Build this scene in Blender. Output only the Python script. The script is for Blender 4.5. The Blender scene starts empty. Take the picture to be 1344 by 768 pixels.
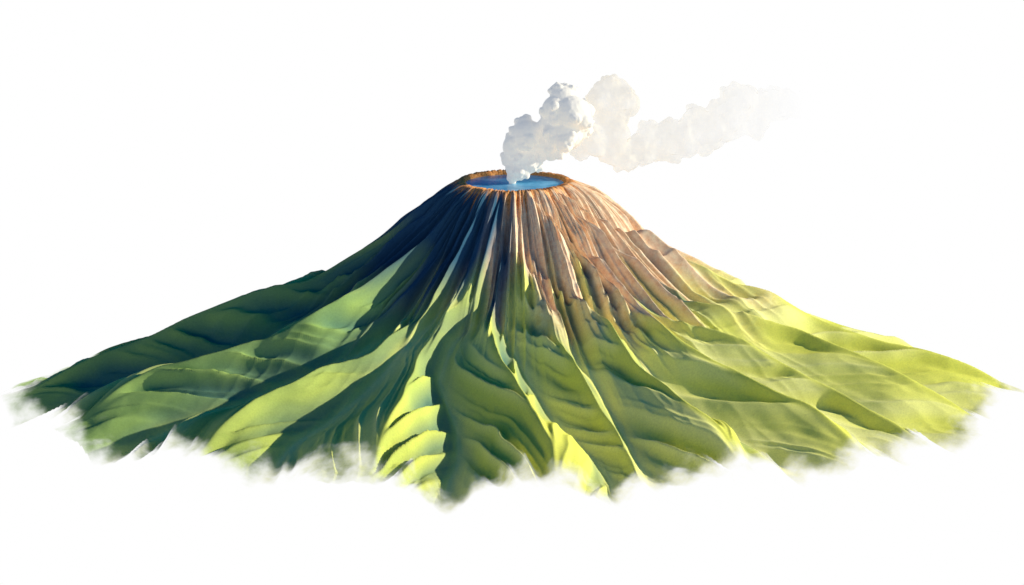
import bpy, math, random
import numpy as np
from mathutils import Vector

random.seed(7)
scene = bpy.context.scene
H = 3.0
PITCH = math.radians(12.0); D = 44.8
TGT = np.array([-0.035, 0.0, 1.5])

# ------------------------------------------------------------------ noise
rng = np.random.RandomState(11)
PERM = rng.permutation(4096)
VAL = rng.rand(4096)
def _h(i, j, k):
    return VAL[PERM[(PERM[(PERM[i & 4095] + j) & 4095] + k) & 4095]]
def vn(x, y, z=0.0):
    x = np.asarray(x, float); y = np.asarray(y, float) + 0*x
    flat = np.isscalar(z)
    z = np.asarray(z, float) + 0*x
    i = np.floor(x).astype(int); j = np.floor(y).astype(int); k = np.floor(z).astype(int)
    fx = x-i; fy = y-j; fz = z-k
    fx = fx*fx*fx*(fx*(fx*6-15)+10); fy = fy*fy*fy*(fy*(fy*6-15)+10); fz = fz*fz*fz*(fz*(fz*6-15)+10)
    r = 0
    for c in ((0,) if flat else (0, 1)):
        wc = 1.0 if flat else (fz if c else 1-fz)
        for a in (0, 1):
            wa = fx if a else 1-fx
            for b in (0, 1):
                wb = fy if b else 1-fy
                r = r + wa*wb*wc*_h(i+a, j+b, k+c)
    return r
def fbm(x, y, z=0.0, o=4):
    s = 0; a = .5; t = 0
    for q in range(o):
        zz = z*2**q+q*3.3 if not np.isscalar(z) else float(z+q*3)
        s = s + a*vn(x*2**q+q*13.7, y*2**q+q*7.1, zz); t += a; a *= .5
    return s/t
def ridged(n):
    return 1-np.abs(2*n-1)
def sstep(a, b, x):
    t = np.clip((x-a)/(b-a), 0, 1); return t*t*(3-2*t)

# ------------------------------------------------------------------ profile
pr = [0, .70, .97, 1.22, 1.70, 2.25, 2.80, 3.45, 4.15, 4.90, 5.60, 6.35, 7.0, 8.5]
pz = [3.25, 2.98, 2.80, 2.59, 2.24, 1.88, 1.51, 1.20, .88, .60, .40, .15, -.06, -.35]
RF = np.linspace(0, 8.5, 1700)
ZF = np.interp(RF, pr, pz)
def smooth1(a, n):
    k = np.hanning(2*n+1); k /= k.sum()
    return np.convolve(np.pad(a, n, mode='edge'), k, 'valid')
ZF = smooth1(ZF, 55)
def prof(r): return np.interp(r, RF, ZF)
def gfac(x, y):
    rr = np.sqrt(x*x+y*y)+1e-6
    return 1+(.20*np.clip(-y/rr, 0, 1)**1.5 + 1.5*np.clip(y/rr, 0, 1))*sstep(.7, 1.6, rr)

# ------------------------------------------------------------------ ridge survey (crest tracks on the cone)
FWD = np.array([0, math.cos(PITCH), -math.sin(PITCH)])
UP = np.array([0, math.sin(PITCH), math.cos(PITCH)])
ORG = TGT - FWD*D
def plan(u, v):
    d = FWD + np.array([1, 0, 0])*(u-672)*.01/D + UP*(384-v)*.01/D
    t = np.linspace(D-9, D+9, 3000)
    P = ORG[None]+d[None]*t[:, None]
    r = np.hypot(P[:, 0], P[:, 1])
    dz = P[:, 2]-prof(r*gfac(P[:, 0], P[:, 1]))
    below = dz < 0
    i = int(np.argmax(below)) if below.any() else int(np.argmin(dz))
    return r[i], math.atan2(P[i, 1], P[i, 0])
tracks = [
 (0.00, [(668,262),(664,300),(655,350),(645,390),(664,430),(685,480),(712,530),(755,580),(800,628)]),
 (0.00, [(656,262),(655,330),(638,400),(597,450),(577,495),(590,540),(605,590)]),
 (0.02, [(600,285),(575,335),(545,375),(505,435),(445,485),(370,510),(285,545),(215,570)]),
 (0.12, [(640,268),(625,320),(598,375),(560,440),(505,500),(440,560),(390,592)]),
 (0.00, [(585,275),(510,345),(440,400),(390,430),(330,462),(260,487),(180,508),(105,535)]),
 (0.00, [(680,262),(690,310),(712,355),(762,395),(828,450),(865,505),(920,548),(1000,598)]),
 (0.08, [(690,330),(712,375),(738,420),(752,465),(785,510),(800,545)]),
 (0.00, [(700,260),(745,310),(800,350),(858,400),(925,445),(1000,478),(1080,525),(1150,560),(1215,588)]),
 (0.00, [(722,258),(780,300),(840,345),(900,385),(970,428),(1055,460),(1135,497),(1200,525),(1265,552)]),
 (0.20, [(760,330),(800,375),(840,420),(900,470),(960,510),(1030,545),(1100,578)]),
 (0.03, [(735,255),(850,318),(935,375),(1010,413),(1100,455),(1180,483),(1250,502),(1315,520)]),
]
ridges = []
RG = np.linspace(0, 8.5, 400)
for off, pts in tracks:
    P = [plan(*p) for p in pts]
    rs = [P[0][0]]; ph = [P[0][1]]
    for a, b in P[1:]:
        if a > rs[-1]+.05: rs.append(a); ph.append(b)
    rs.append(8.5); ph.append(ph[-1])
    ridges.append((off, smooth1(np.interp(RG, rs, ph), 10)))
ang = [math.radians(a) for a in (-179, -194, 10, 24, 38, 52, 66, 80, 94, 108, 122, 136, 150)]
for i, a in enumerate(ang):
    w = smooth1(np.interp(RG, np.linspace(0, 8.5, 9), a+rng.uniform(-.04, .04, 9)), 20)
    ridges.append((rng.uniform(0, .04), w))

# ------------------------------------------------------------------ volcano heightfield
nf, nb = 1200, 220
phi = np.concatenate([np.linspace(-math.pi-.12, .12, nf, endpoint=False), np.linspace(.12, math.pi-.12, nb, endpoint=False)])
rad = np.concatenate([np.linspace(0.02, .5, 8, endpoint=False), np.linspace(.5, 1.0, 50, endpoint=False), np.linspace(1.0, 7.4, 350)])
PH, R = np.meshgrid(phi, rad)
cx, sy = np.cos(PH), np.sin(PH)
X, Y = R*cx, R*sy
RE = R*gfac(X, Y)
warp = (fbm(X*1.3+5, Y*1.3+9, 0, 2)-.5)*.12
wscale = sstep(.9, 3, R)
best = np.full(R.shape, -9.0); sec = best.copy(); bd = np.zeros(R.shape); bk = np.zeros(R.shape, int)
for k, (off, ph) in enumerate(ridges):
    p = np.interp(R, RG, ph)
    d = (PH-p+math.pi) % (2*math.pi)-math.pi
    d = d*R + warp*wscale
    rd = .09*sstep(1, 3, R)+.01
    h = -off*sstep(1, 3, R) - np.where(d < 0, 1.35*(np.sqrt(d*d+.02**2)-.02), .84*(np.sqrt(d*d+rd**2)-rd))
    m = h > best
    sec = np.where(m, best, np.maximum(sec, h))
    best = np.where(m, h, best); bd = np.where(m, d, bd); bk = np.where(m, k, bk)
gap = best-sec
Dm = np.interp(RE, [.6, 1.0, 1.6, 2.5, 3.5, 4.5, 5.5, 6.4, 8], [.03, .14, .40, .86, 1.4, 1.4, .95, .42, .2])
back = sstep(.05, .5, sy)
dep = Dm*(1-np.exp(best/Dm))*(1-.75*back)
ad = np.abs(bd)
v = R - 1.8*ad + .15*(fbm(X*1.7, Y*1.7, 3, 2)-.5)
spn = ridged(vn(v*2.3+bk*7.31, bk*3.7+np.sign(bd)*1.3+.5))
spn2 = ridged(vn(v*4.6+bk*3.31, bk*5.7+np.sign(bd)*2.3+.5))
spA = np.clip(ad/.35, 0, 1)*sstep(1.2, 2.6, RE)*(1-sstep(6.0, 7.2, RE))*sstep(0, .25, gap)*(1-back)
spur = (.21*(spn-.85)+.06*(spn2-.8))*spA
g1 = ridged(vn(cx*17+R*.2, sy*17, R*.5)); g2 = ridged(vn(cx*38+4, sy*38, R*1.0)); g3 = ridged(vn(cx*10+warp*3, sy*10, R*.45))
gA = sstep(.66, 1.2, R)*(1-.85*sstep(2.4, 4.0, RE))
gul = gA*(.19*(g1-.8)+.10*(g2-.8)+.22*sstep(.9, 1.8, R)*(g3-.8))
fine = (fbm(X*6, Y*6, 1, 3)-.5)*.006*sstep(.8, 2, R)
Z = prof(RE) + dep + spur + gul + fine
rimj = (ridged(vn(cx*26, sy*26))-.5)*.022 + (fbm(cx*4, sy*4, 2, 2)-.5)*.02
rimr = .695+.015*(fbm(cx*5+3, sy*5, 6, 2)-.5)
rim = 2.995 + .012*Y/.66 + rimj*sstep(.62, .68, R)
inner = 2.80 + (rim-2.80)*sstep(.570, .675, R+.014*(g2-.5))
Z = np.where(R < rimr, inner, Z*sstep(0, .12, R-rimr)+rim*(1-sstep(0, .12, R-rimr)))
rockv = 1-sstep(1.35, 2.65, RE + 1.3*(fbm(cx*7, sy*7, R*1.2, 2)-.5) - 1.2*(g3-.6) - .7*np.exp(-ad/.10) - .75*np.clip(cx, 0, 1)-.3*np.clip(-cx, 0, 1))
rock_shade = sstep(.05, .55, -cx + .8*(g3-.5))  # navy shade painted on the rock of the left flank
left_shade = sstep(-.15, .95, -cx + .5*(fbm(X*.9, Y*.9, 8, 2)-.5))  # left flank greens cooled and darkened, its shade painted in
rimv = 1-sstep(.76, .96, R+.20*(g2-.5)+.1*(g1-.5))
crest_light = np.clip(np.exp(-(ad/.26)**1.5)*np.where(bd < 0, np.exp(-ad/.05), 1) + .6*np.clip(spn-.5, 0, 1)*spA*2*(bd > 0), 0, 1)  # lit band painted along the sunward side of the ridges
valley_shade = np.clip(-dep/np.maximum(Dm, .01)*np.where(bd < 0, 1.3, .85) - (spur+.06*spA)*5 + np.where(bd < 0, .65*np.clip(ad/.10, 0, 1), -.14), 0, 1)  # hollows and faces turned from the sun darkened, shade in the colour
gfl = np.clip(1.35-.95*g1-.85*g3-.4*g2, 0, 1)*sstep(.75, 1.1, R)*(1-sstep(2.3, 3.6, RE))  # gully hollows, darkened as painted crease shade
valley_shade = np.clip(valley_shade*(1-.5*rockv)+gfl*1.4, 0, 1); crest_light = crest_light*(1-gfl)

def grid_mesh(name, X, Y, Z, attrs, keep=None):
    nr, nt = X.shape
    co = np.stack([X, Y, Z], -1).reshape(-1, 3)
    i = np.arange(nr-1)[:, None]; j = np.arange(nt)[None]
    j2 = (j+1) % nt
    a = i*nt+j; b = i*nt+j2; c = (i+1)*nt+j2; d = (i+1)*nt+j
    F = np.stack([a, d, c, b], -1).reshape(-1, 4)
    if keep is not None:
        F = F[keep.ravel()[F].any(axis=1)]
        used = np.unique(F); rem = np.zeros(len(co), int); rem[used] = np.arange(len(used))
        F = rem[F]; co = co[used]; attrs = {n: q.ravel()[used] for n, q in attrs.items()}
    me = bpy.data.meshes.new(name)
    me.vertices.add(len(co)); me.vertices.foreach_set("co", co.astype(np.float32).ravel())
    me.loops.add(F.size); me.loops.foreach_set("vertex_index", F.astype(np.int32).ravel())
    me.polygons.add(len(F)); me.polygons.foreach_set("loop_start", np.arange(0, F.size, 4, dtype=np.int32))
    me.polygons.foreach_set("use_smooth", np.ones(len(F), dtype=bool))
    me.update(calc_edges=True)
    for n, arr in attrs.items():
        at = me.attributes.new(n, 'FLOAT', 'POINT'); at.data.foreach_set("value", arr.astype(np.float32).ravel())
    ob = bpy.data.objects.new(name, me); scene.collection.objects.link(ob)
    return ob
volc = grid_mesh("volcano", X, Y, Z, {"rock": rockv, "rim": rimv, "crest_light": crest_light, "valley_shade": valley_shade, "rock_shade": rock_shade, "left_shade": left_shade})

# ------------------------------------------------------------------ node helpers
def mat(name):
    m = bpy.data.materials.new(name); m.use_nodes = True
    m.node_tree.nodes.clear(); return m, m.node_tree
def N(t, ty, **kw):
    n = t.nodes.new(ty)
    for k, v in kw.items(): setattr(n, k, v)
    return n
def attr(t, n):
    a = t.nodes.new('ShaderNodeAttribute'); a.attribute_name = n; return a.outputs['Fac']
def mix(t, f, a, b):
    n = t.nodes.new('ShaderNodeMix'); n.data_type = 'RGBA'
    for s, v in ((0, f), (6, a), (7, b)):
        if hasattr(v, 'links'): t.links.new(v, n.inputs[s])
        elif s == 0: n.inputs[0].default_value = v
        else: n.inputs[s].default_value = (*v, 1)
    return n.outputs[2]
def mth(t, op, a, b=0.0, c=None, clamp=False):
    n = t.nodes.new('ShaderNodeMath'); n.operation = op; n.use_clamp = clamp
    for s, v in enumerate((a, b, c)):
        if v is None: continue
        if hasattr(v, 'links'): t.links.new(v, n.inputs[s])
        else: n.inputs[s].default_value = v
    return n.outputs[0]
def noise(t, vec, scale, detail=4, rough=.55):
    n = N(t, 'ShaderNodeTexNoise'); n.inputs['Scale'].default_value = scale
    n.inputs['Detail'].default_value = detail; n.inputs['Roughness'].default_value = rough
    if vec is not None: t.links.new(vec, n.inputs['Vector'])
    return n.outputs['Fac']

m, t = mat("volcanic_slope")
geo = N(t, 'ShaderNodeTexCoord').outputs['Object']
n2 = noise(t, geo, 12, 4, .6); n3 = noise(t, geo, 45, 3, .6)
lightg = mix(t, attr(t, "left_shade"), (.82, .80, .13), (.36, .52, .14))
green = mix(t, attr(t, "valley_shade"), lightg, (.010, .145, .19))  # teal shade tone mixed into the green
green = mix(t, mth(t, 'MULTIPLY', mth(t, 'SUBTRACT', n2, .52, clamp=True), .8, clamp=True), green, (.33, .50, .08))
green = mix(t, attr(t, "crest_light"), green, mix(t, attr(t, "left_shade"), (.99, .94, .36), (.88, .88, .28)))
rock = mix(t, mth(t, 'MULTIPLY_ADD', n2, 2.4, -.7, clamp=True), (.84, .50, .28), (.99, .80, .54))
rock = mix(t, attr(t, "valley_shade"), rock, (.08, .11, .15))
rock = mix(t, attr(t, "rock_shade"), rock, (.04, .11, .17))  # shaded-rock tone for the left flank
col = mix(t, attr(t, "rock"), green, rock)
col = mix(t, attr(t, "rim"), col, mix(t, mth(t, 'MULTIPLY_ADD', n3, 3, -1, clamp=True), (.60, .20, .05), (.99, .48, .16)))
sp = mth(t, 'MULTIPLY_ADD', n3, .4, .8)
mul = N(t, 'ShaderNodeVectorMath', operation='SCALE'); t.links.new(col, mul.inputs[0]); t.links.new(sp, mul.inputs['Scale'])
b = N(t, 'ShaderNodeBsdfPrincipled'); b.inputs['Roughness'].default_value = 1.0
b.inputs['Specular IOR Level'].default_value = 0.0
t.links.new(mul.outputs[0], b.inputs['Base Color'])
o = N(t, 'ShaderNodeOutputMaterial'); t.links.new(b.outputs[0], o.inputs[0])
volc.data.materials.append(m)

# lake
bpy.ops.mesh.primitive_circle_add(vertices=96, radius=.67, fill_type='NGON', location=(0, 0, 2.958))
lake = bpy.context.object; lake.name = "crater_lake"
m, t = mat("lake_water")
b = N(t, 'ShaderNodeBsdfPrincipled'); b.inputs['Roughness'].default_value = .25
geo = N(t, 'ShaderNodeTexCoord').outputs['Object']
c = mix(t, mth(t, 'MULTIPLY_ADD', noise(t, geo, 3.5), 3, -1, clamp=True), (.06, .30, .50), (.26, .62, .84))
t.links.new(c, b.inputs['Base Color'])
bp = N(t, 'ShaderNodeBump'); bp.inputs['Strength'].default_value = .3; bp.inputs['Distance'].default_value = .01
t.links.new(noise(t, geo, 30), bp.inputs['Height']); t.links.new(bp.outputs[0], b.inputs['Normal'])
o = N(t, 'ShaderNodeOutputMaterial'); t.links.new(b.outputs[0], o.inputs[0])
lake.data.materials.append(m)

# ------------------------------------------------------------------ mist
def mist_mat(name, alpha=True):
    m, t = mat(name)
    e = N(t, 'ShaderNodeEmission'); e.inputs[0].default_value = (1, 1, 1, 1); e.inputs[1].default_value = 1.0  # self-lit white, stands in for light scattered in the mist
    o = N(t, 'ShaderNodeOutputMaterial')
    if alpha:
        geo = N(t, 'ShaderNodeTexCoord').outputs['Object']
        nz = noise(t, geo, 2.6, 5, .55)
        f = mth(t, 'ADD', attr(t, "mist"), mth(t, 'MULTIPLY', mth(t, 'SUBTRACT', nz, .5), .8))
        mr = N(t, 'ShaderNodeMapRange'); mr.interpolation_type = 'SMOOTHSTEP'
        mr.inputs['From Min'].default_value = .32; mr.inputs['From Max'].default_value = .76
        t.links.new(f, mr.inputs['Value'])
        tr = N(t, 'ShaderNodeBsdfTransparent'); mx = N(t, 'ShaderNodeMixShader')
        t.links.new(mr.outputs[0], mx.inputs[0]); t.links.new(tr.outputs[0], mx.inputs[1]); t.links.new(e.outputs[0], mx.inputs[2])
        t.links.new(mx.outputs[0], o.inputs[0])
    else: t.links.new(e.outputs[0], o.inputs[0])
    return m
mm = mist_mat("mist_vapour")
sel = rad > 3.2
Xs, Ys, Zs = X[sel], Y[sel], Z[sel]
depf = np.clip(-dep/np.maximum(Dm, .01), 0, 1)[sel]
mv = (RE[sel]-5.80)/1.15 + .62*depf + (fbm(Xs*1.3, Ys*1.3, 0, 3)-.5)*.6
mv = np.where(RE[sel] > 6.8, 1.6, np.clip(mv, -.4, 1.6))
ob = grid_mesh("mist", Xs[:, ::2], Ys[:, ::2], np.maximum(Zs+.05, .03)[:, ::2], {"mist": mv[:, ::2]}, keep=(mv > -.10)[:, ::2])
ob.data.materials.append(mm)

bpy.ops.mesh.primitive_circle_add(vertices=128, radius=900, fill_type='NGON', location=(0, 0, 0))
g = bpy.context.object; g.name = "ground"
g.data.materials.append(mist_mat("white_ground_glow", False))  # sheet glows by itself to keep the background white

# ------------------------------------------------------------------ steam plume
def W(u, v, rpx, dy=0.0): return ((u-675)/100, dy, H-.02+(238-v)/97.5, rpx/100)
main = [W(671,243,3),W(672,238,5),W(673,231,8),W(684,220,13,-.03),W(672,222,9),W(695,212,15,.03),W(668,210,11,.05),W(705,208,9),W(685,207,13,-.05),
 W(676,193,17),W(690,178,20,-.05),W(688,166,12,.03),W(705,182,20,.05),W(700,196,16,.1),W(722,187,20,.05),
 W(738,132,18),W(728,144,18,-.08),W(748,150,25,-.1),W(757,162,20,.05),W(740,170,26,-.05),W(735,186,18),W(722,152,14,.05),W(763,147,13,.02),W(750,180,16,.1)]
tail = [W(790,140,22,.3),W(805,132,24,.3),W(822,145,18,.4),W(802,116,10,.3),W(780,188,22,.25),W(805,185,22,.3),W(760,203,12,.3),W(800,203,18,.3),W(822,212,18,.35),W(845,202,22,.4),
 W(870,195,25,.45),W(895,192,24,.5),W(915,168,20,.5),W(930,182,26,.5),W(955,168,28,.55),W(972,145,24,.55),W(990,168,22,.6),W(1010,150,22,.6),W(1035,148,18,.6),W(1060,140,12,.65),W(850,182,15,.4),W(800,160,20,.4)]
import bmesh
from mathutils import Matrix
def plume(name, spheres, vox, kids, seed, dA):
    rnd = random.Random(seed)
    bm = bmesh.new()
    def add(x, y, z, r, sub):
        bmesh.ops.create_icosphere(bm, subdivisions=sub, radius=r, matrix=Matrix.Translation((x, y, z)))
    for x, y, z, r in spheres:
        add(x, y, z, r, 3)
        for _ in range(kids if r > .06 else 2):
            v = Vector((rnd.gauss(0, 1), rnd.gauss(0, 1), rnd.gauss(0, 1))).normalized()
            rr = r*rnd.uniform(.30, .48)
            c = Vector((x, y, z))+v*(r*.85)
            add(*c, rr, 2)
            if r > .12:
                for _ in range(2):
                    w = (v+Vector((rnd.gauss(0, .7), rnd.gauss(0, .7), rnd.gauss(0, .7)))).normalized()
                    add(*(c+w*rr*.8), rr*rnd.uniform(.35, .5), 2)
    me = bpy.data.meshes.new(name); bm.to_mesh(me); bm.free()
    ob = bpy.data.objects.new(name, me); scene.collection.objects.link(ob)
    md = ob.modifiers.new("r", 'REMESH'); md.mode = 'VOXEL'; md.voxel_size = vox; md.use_smooth_shade = True
    sm = ob.modifiers.new("s", 'SMOOTH'); sm.iterations = 2
    dg = bpy.context.evaluated_depsgraph_get()
    m2 = bpy.data.meshes.new_from_object(ob.evaluated_get(dg))
    ob.modifiers.clear(); ob.data = m2
    n = len(m2.vertices)
    co = np.zeros(n*3); m2.vertices.foreach_get("co", co); co = co.reshape(-1, 3)
    no = np.zeros(n*3); m2.vertices.foreach_get("normal", no); no = no.reshape(-1, 3)
    disp = (fbm(co[:, 0]*14, co[:, 1]*14, co[:, 2]*14, 3)-.5)*dA
    co = co + no*disp[:, None]
    m2.vertices.foreach_set("co", co.ravel()); m2.update()
    m2.polygons.foreach_set("use_smooth", np.ones(len(m2.polygons), dtype=bool))
    return ob
pl = plume("steam_plume", main, .010, 14, 3, .012)
pt = plume("drifting_tail", tail, .016, 14, 5, .03); pt.parent = pl
def steam(name, lo, hi, emi, tint, dcol):
    m, t = mat(name)
    geo = N(t, 'ShaderNodeTexCoord').outputs['Object']
    sx = N(t, 'ShaderNodeSeparateXYZ'); t.links.new(geo, sx.inputs[0])
    mr = N(t, 'ShaderNodeMapRange')
    mr.inputs['From Min'].default_value = lo[0]; mr.inputs['From Max'].default_value = hi[0]
    mr.inputs['To Min'].default_value = lo[1]; mr.inputs['To Max'].default_value = hi[1]
    t.links.new(sx.outputs[0], mr.inputs['Value'])
    al = mth(t, 'MULTIPLY', mr.outputs[0], mth(t, 'MULTIPLY_ADD', noise(t, geo, 3.2, 4), 2.4, -.35, clamp=True), clamp=True) if lo[1] < 1 else mr.outputs[0]
    e = N(t, 'ShaderNodeEmission'); e.inputs[0].default_value = (*tint, 1); e.inputs[1].default_value = emi  # added glow imitates light scattered inside the steam
    d = N(t, 'ShaderNodeBsdfDiffuse'); d.inputs[0].default_value = (*dcol, 1)
    a = N(t, 'ShaderNodeAddShader'); t.links.new(e.outputs[0], a.inputs[0]); t.links.new(d.outputs[0], a.inputs[1])
    tr = N(t, 'ShaderNodeBsdfTransparent'); mx = N(t, 'ShaderNodeMixShader')
    t.links.new(al, mx.inputs[0]); t.links.new(tr.outputs[0], mx.inputs[1]); t.links.new(a.outputs[0], mx.inputs[2])
    o = N(t, 'ShaderNodeOutputMaterial'); t.links.new(mx.outputs[0], o.inputs[0])
    return m
pl.data.materials.append(steam("steam", (0, 1), (1, 1), .38, (.94, .97, 1.0), (.60, .53, .42)))
pt.data.materials.append(steam("thin_steam", (.9, .58), (3.8, .0), .62, (1, .96, .89), (.30, .26, .18)))

# ------------------------------------------------------------------ light
EL = math.radians(20); AZ = math.radians(1)
L = Vector((math.cos(EL)*math.cos(AZ), -math.cos(EL)*math.sin(AZ), math.sin(EL)))
sd = bpy.data.lights.new("sun", 'SUN'); sd.energy = 5; sd.angle = math.radians(.5); sd.color = (1, .94, .80)
so = bpy.data.objects.new("sun", sd); scene.collection.objects.link(so)
so.rotation_euler = L.to_track_quat('Z', 'Y').to_euler(); so.location = L*30
w = bpy.data.worlds.new("World"); scene.world = w; w.use_nodes = True
t = w.node_tree; t.nodes.clear()
sk = N(t, 'ShaderNodeTexSky'); sk.sky_type = 'NISHITA'; sk.sun_disc = False
sk.sun_elevation = EL; sk.sun_rotation = math.radians(91)
tint = N(t, 'ShaderNodeMix'); tint.data_type = 'RGBA'; tint.blend_type = 'MULTIPLY'; tint.inputs[0].default_value = 1
t.links.new(sk.outputs[0], tint.inputs[6]); tint.inputs[7].default_value = (.01, .42, 1.0, 1)
bg = N(t, 'ShaderNodeBackground'); bg.inputs[1].default_value = .09
t.links.new(tint.outputs[2], bg.inputs[0])
o = N(t, 'ShaderNodeOutputWorld'); t.links.new(bg.outputs[0], o.inputs[0])

# ------------------------------------------------------------------ camera
cd = bpy.data.cameras.new("camera"); cd.lens = 120; cd.sensor_width = 36; cd.clip_end = 3000; cd.clip_start = .1
co = bpy.data.objects.new("camera", cd); scene.collection.objects.link(co)
co.location = ORG; co.rotation_euler = (math.pi/2-PITCH, 0, 0)
scene.camera = co
scene.view_settings.view_transform = 'Standard'; scene.view_settings.look = 'None'; scene.view_settings.exposure = 0
